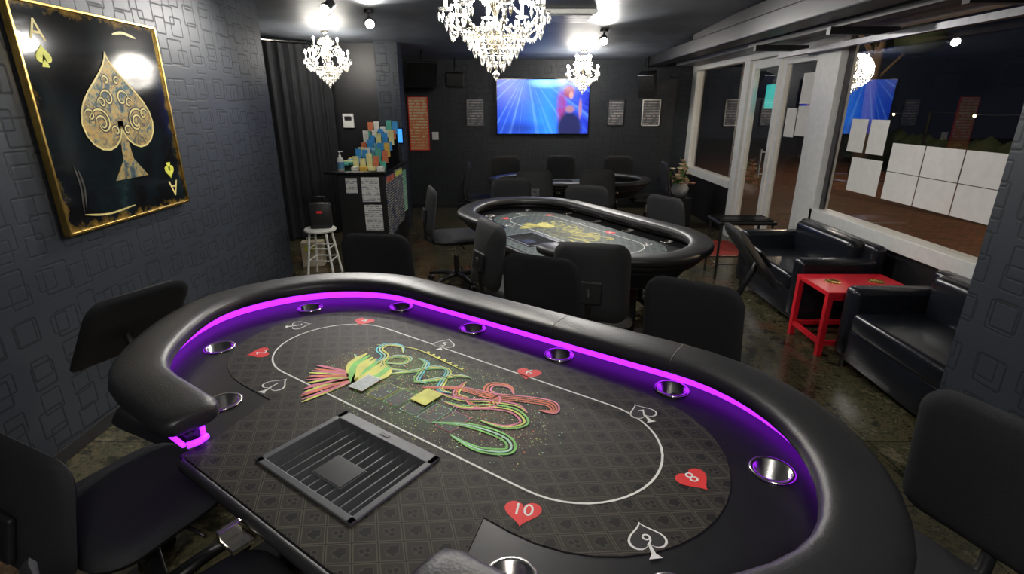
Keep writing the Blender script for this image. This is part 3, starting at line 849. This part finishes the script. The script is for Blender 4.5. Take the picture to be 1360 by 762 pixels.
for i in range(5): b.box((-1.86+.02*(i%2),5.95+.1*i,.99),(.12,.09,.02+.01*i),rnd.choice(ms),bev=.002)
for i in range(4): b.box((-1.66+.09*i,5.67,.972),(.07,.06,.035+.01*(i%2)),rnd.choice(ms),bev=.002)
b.done()
b=B('tablet_display'); b.box((0,0,0),(.26,.02,.19),M_blackgl,bev=.004).box((0,-.012,0),(.24,.003,.16),pm('tablet_screen',(.02,.1,.3),.3,emis=(.05,.3,.9),es=1.4)).box((0,.03,-.10),(.12,.10,.02),M_black).cyl((0,.02,-.09),(0,.02,.0),.01,.01,M_black)
b.box((.0,.04,-.20),(.16,.10,.20),M_black,bev=.01); b.done((-1.46,6.68,1.256))
b=B('folding_stool')
b.lathe([(0,.455),(.14,.455),(.15,.465),(.15,.475),(.14,.485),(0,.485)],M_paper,seg=28)
for i in range(4):
    a=pi/4+pi/2*i; b.cyl((.11*math.cos(a),.11*math.sin(a),.46),(.18*math.cos(a),.18*math.sin(a),0),.011,.011,M_white,10)
for z,r in ((.18,.153),(.30,.136)): b.tube([(r*math.cos(pi/4+pi/2*i),r*math.sin(pi/4+pi/2*i),z) for i in range(4)],.007,M_white,8,True)
b.done((-1.86,5.0,0))
b=B('black_tote_bag')
b.box((0,0,.12),(.20,.12,.24),M_black,bev=.02); b.tube([(-.06,0,.23),(-.05,0,.30),(.05,0,.30),(.06,0,.23)],.006,M_black); b.box((.0,-.062,.16),(.05,.004,.02),M_mred); b.done((-1.84,5.0,.486),.2)
b=B('paper_shopping_bag')
b.box((0,0,.13),(.22,.14,.26),pm('kraft_paper',(.65,.56,.42),.8),bev=.006); b.tube([(-.05,-.05,.25),(-.04,-.05,.31),(.04,-.05,.31),(.05,-.05,.25)],.004,M_paper); b.box((-.02,-.073,.2),(.1,.004,.06),M_lime); b.done((-2.10,5.38,0),.2)
b=B('flower_pedestal'); b.box((0,0,.19),(.28,.28,.38),M_black,bev=.01); b.box((0,0,.385),(.32,.32,.02),M_blackgl,bev=.004); b.done((2.35,7.4,0))
b=B('potted_flower_arrangement')
b.lathe([(0,0),(.07,0),(.11,.06),(.12,.12),(.09,.17),(.10,.19),(.085,.19),(.07,.15),(0,.15)],pm('grey_ceramic',(.45,.46,.47),.35),seg=24)
mg=pm('leaf_green',(.10,.22,.05),.6); mp=pm('petal_pink',(.75,.35,.32),.6); mw=pm('petal_cream',(.85,.70,.52),.6)
rnd=random.Random(9)
for i in range(60):
    a=rnd.uniform(0,2*pi); r=rnd.uniform(0,.17); z=rnd.uniform(.24,.50)-r*.5
    x,y=r*math.cos(a),r*math.sin(a)
    b.tube([(0,0,.15),(x*.5,y*.5,(z+.15)/2),(x,y,z)],.003,mg,5)
    if i%3: 
        for k in range(5):
            q=2*pi*k/5; b.cushion(.045,.045,.018,.006,mp if i%2 else mw,T(x,y,z)@R(q,'Z')@T(.02,0,0)@R(-.5,'Y'))
        b.sph((x,y,z),.011,mw,sub=1)
    else:
        b.cushion(.04,.12,.018,.004,mg,T(x,y,z)@R(a,'Z')@R(.8,'X'))
b.done((2.35,7.4,.396))
# ------------------------------------------------------------ outside
def pave():
    m,nt,p=newmat('outside_brick_paving'); x,y,z,v=coords(nt)
    br=nt.nodes.new('ShaderNodeTexBrick'); br.inputs['Scale'].default_value=3.5
    br.inputs['Color1'].default_value=(.22,.09,.05,1); br.inputs['Color2'].default_value=(.13,.06,.035,1); br.inputs['Mortar'].default_value=(.05,.035,.03,1)
    nt.links.new(v,br.inputs['Vector']); nt.links.new(br.outputs[0],p.inputs['Base Color']); p.inputs['Roughness'].default_value=.7; return m
B('ground_outside').bb(3.0,30,-4,30,-.2,-.08,pave()).done()
mb=pm('bark',(.14,.10,.07),.9,bmp=.6,vs=12); mgd=pm('dark_foliage',(.03,.05,.02),.8)
def tree(x,y,h):
    b=B('street_tree'); b.sweep([(0,0,-.05),(.05,.02,1.2),(0,.1,2.4),(.1,.1,h)],[(.16*math.cos(2*pi*i/12),.16*math.sin(2*pi*i/12)) for i in range(12)],mb,up=Vector((1,0,0)),scl=[1.2,1,.8,.4])
    for i in range(7):
        a=i*.9; b.tube([(0,.1,2.2+.2*i),(.6*math.cos(a),.6*math.sin(a),2.9+.2*i)],.04,mb,6); b.sph((.9*math.cos(a),.9*math.sin(a),3.2+.2*i),.55,mgd,None,(1,1,.7),2)
    b.done((x,y,-.08))
tree(7.2,7.6,4.5); tree(9,14,5)
b=B('hedge')
rnd=random.Random(21)
for i in range(90):
    y=-1+i*.2; b.sph((10.5+rnd.uniform(-.15,.15),y,.35+rnd.uniform(-.1,.25)),rnd.uniform(.3,.42),mgd,None,(1,1,1.1),1)
b.done()
b=B('string_lights')
mwb=pm('warm_bulb',(1,.8,.5),.4,emis=(1,.75,.4),es=12)
pts=[(9.+i*.02,6+i*.42,1.45+.02*math.sin(i)) for i in range(30)]
b.tube(pts,.006,M_black,5)
for p in pts[::3]: b.sph((p[0],p[1],p[2]-.03),.03,mwb,sub=1)
for k in (0,15,29): b.cyl((pts[k][0],pts[k][1],-.08),(pts[k][0],pts[k][1],1.5),.03,.03,M_black,8)
b.done()
def added_streetlamp(x,y,pw):
    b=B('added_street_lamp'); b.cyl((0,0,-.08),(0,0,3.6),.05,.035,M_black); b.tube([(0,0,3.55),(-.2,0,3.8),(-.6,0,3.85)],.03,M_black); b.sph((-.65,0,3.78),.1,M_bulb,None,(1.5,1,.6)); o=b.done((x,y,0))
    lamp('lamp_light',(-.65,0,3.55),pw,.1,(1,.75,.5),o)
added_streetlamp(8.5,4.2,420); added_streetlamp(7.5,12.5,220)  # lamps added to throw warm light on the brick paving outside
b=B('advertising_banner'); 
b.cyl((0,0,-.08),(0,0,2.3),.012,.012,M_white); b.cushion(.42,1.7,.02,.004,posterm('banner_print',(.75,.72,.7),(.6,.03,.03),6),T(0,-.22,1.35)@R(pi/2,'Z')@R(pi/2,'X')); b.done((3.5,8.6,0))
b=B('exit_sign'); b.box((0,0,0),(.02,.42,.26),pm('teal_sign',(.03,.4,.38),.4,emis=(.02,.75,.68),es=.8),bev=.004); b.tube([(0,0,.13),(0,0,.45)],.006,M_black); b.bb(-.02,.02,-.1,.1,.44,.46,M_black); b.done((2.95,6.28,1.70))
w=bpy.data.worlds.new('World'); scene.world=w; w.use_nodes=True
w.node_tree.nodes['Background'].inputs[0].default_value=(.010,.012,.020,1); w.node_tree.nodes['Background'].inputs[1].default_value=.4
cd=bpy.data.cameras.new('Camera'); cd.sensor_width=36; cd.lens=698/1360*36; cd.clip_start=.02
co=bpy.data.objects.new('Camera',cd); col.objects.link(co); co.location=(0,0,1.6); co.rotation_euler=(math.radians(71),0,0)
scene.camera=co
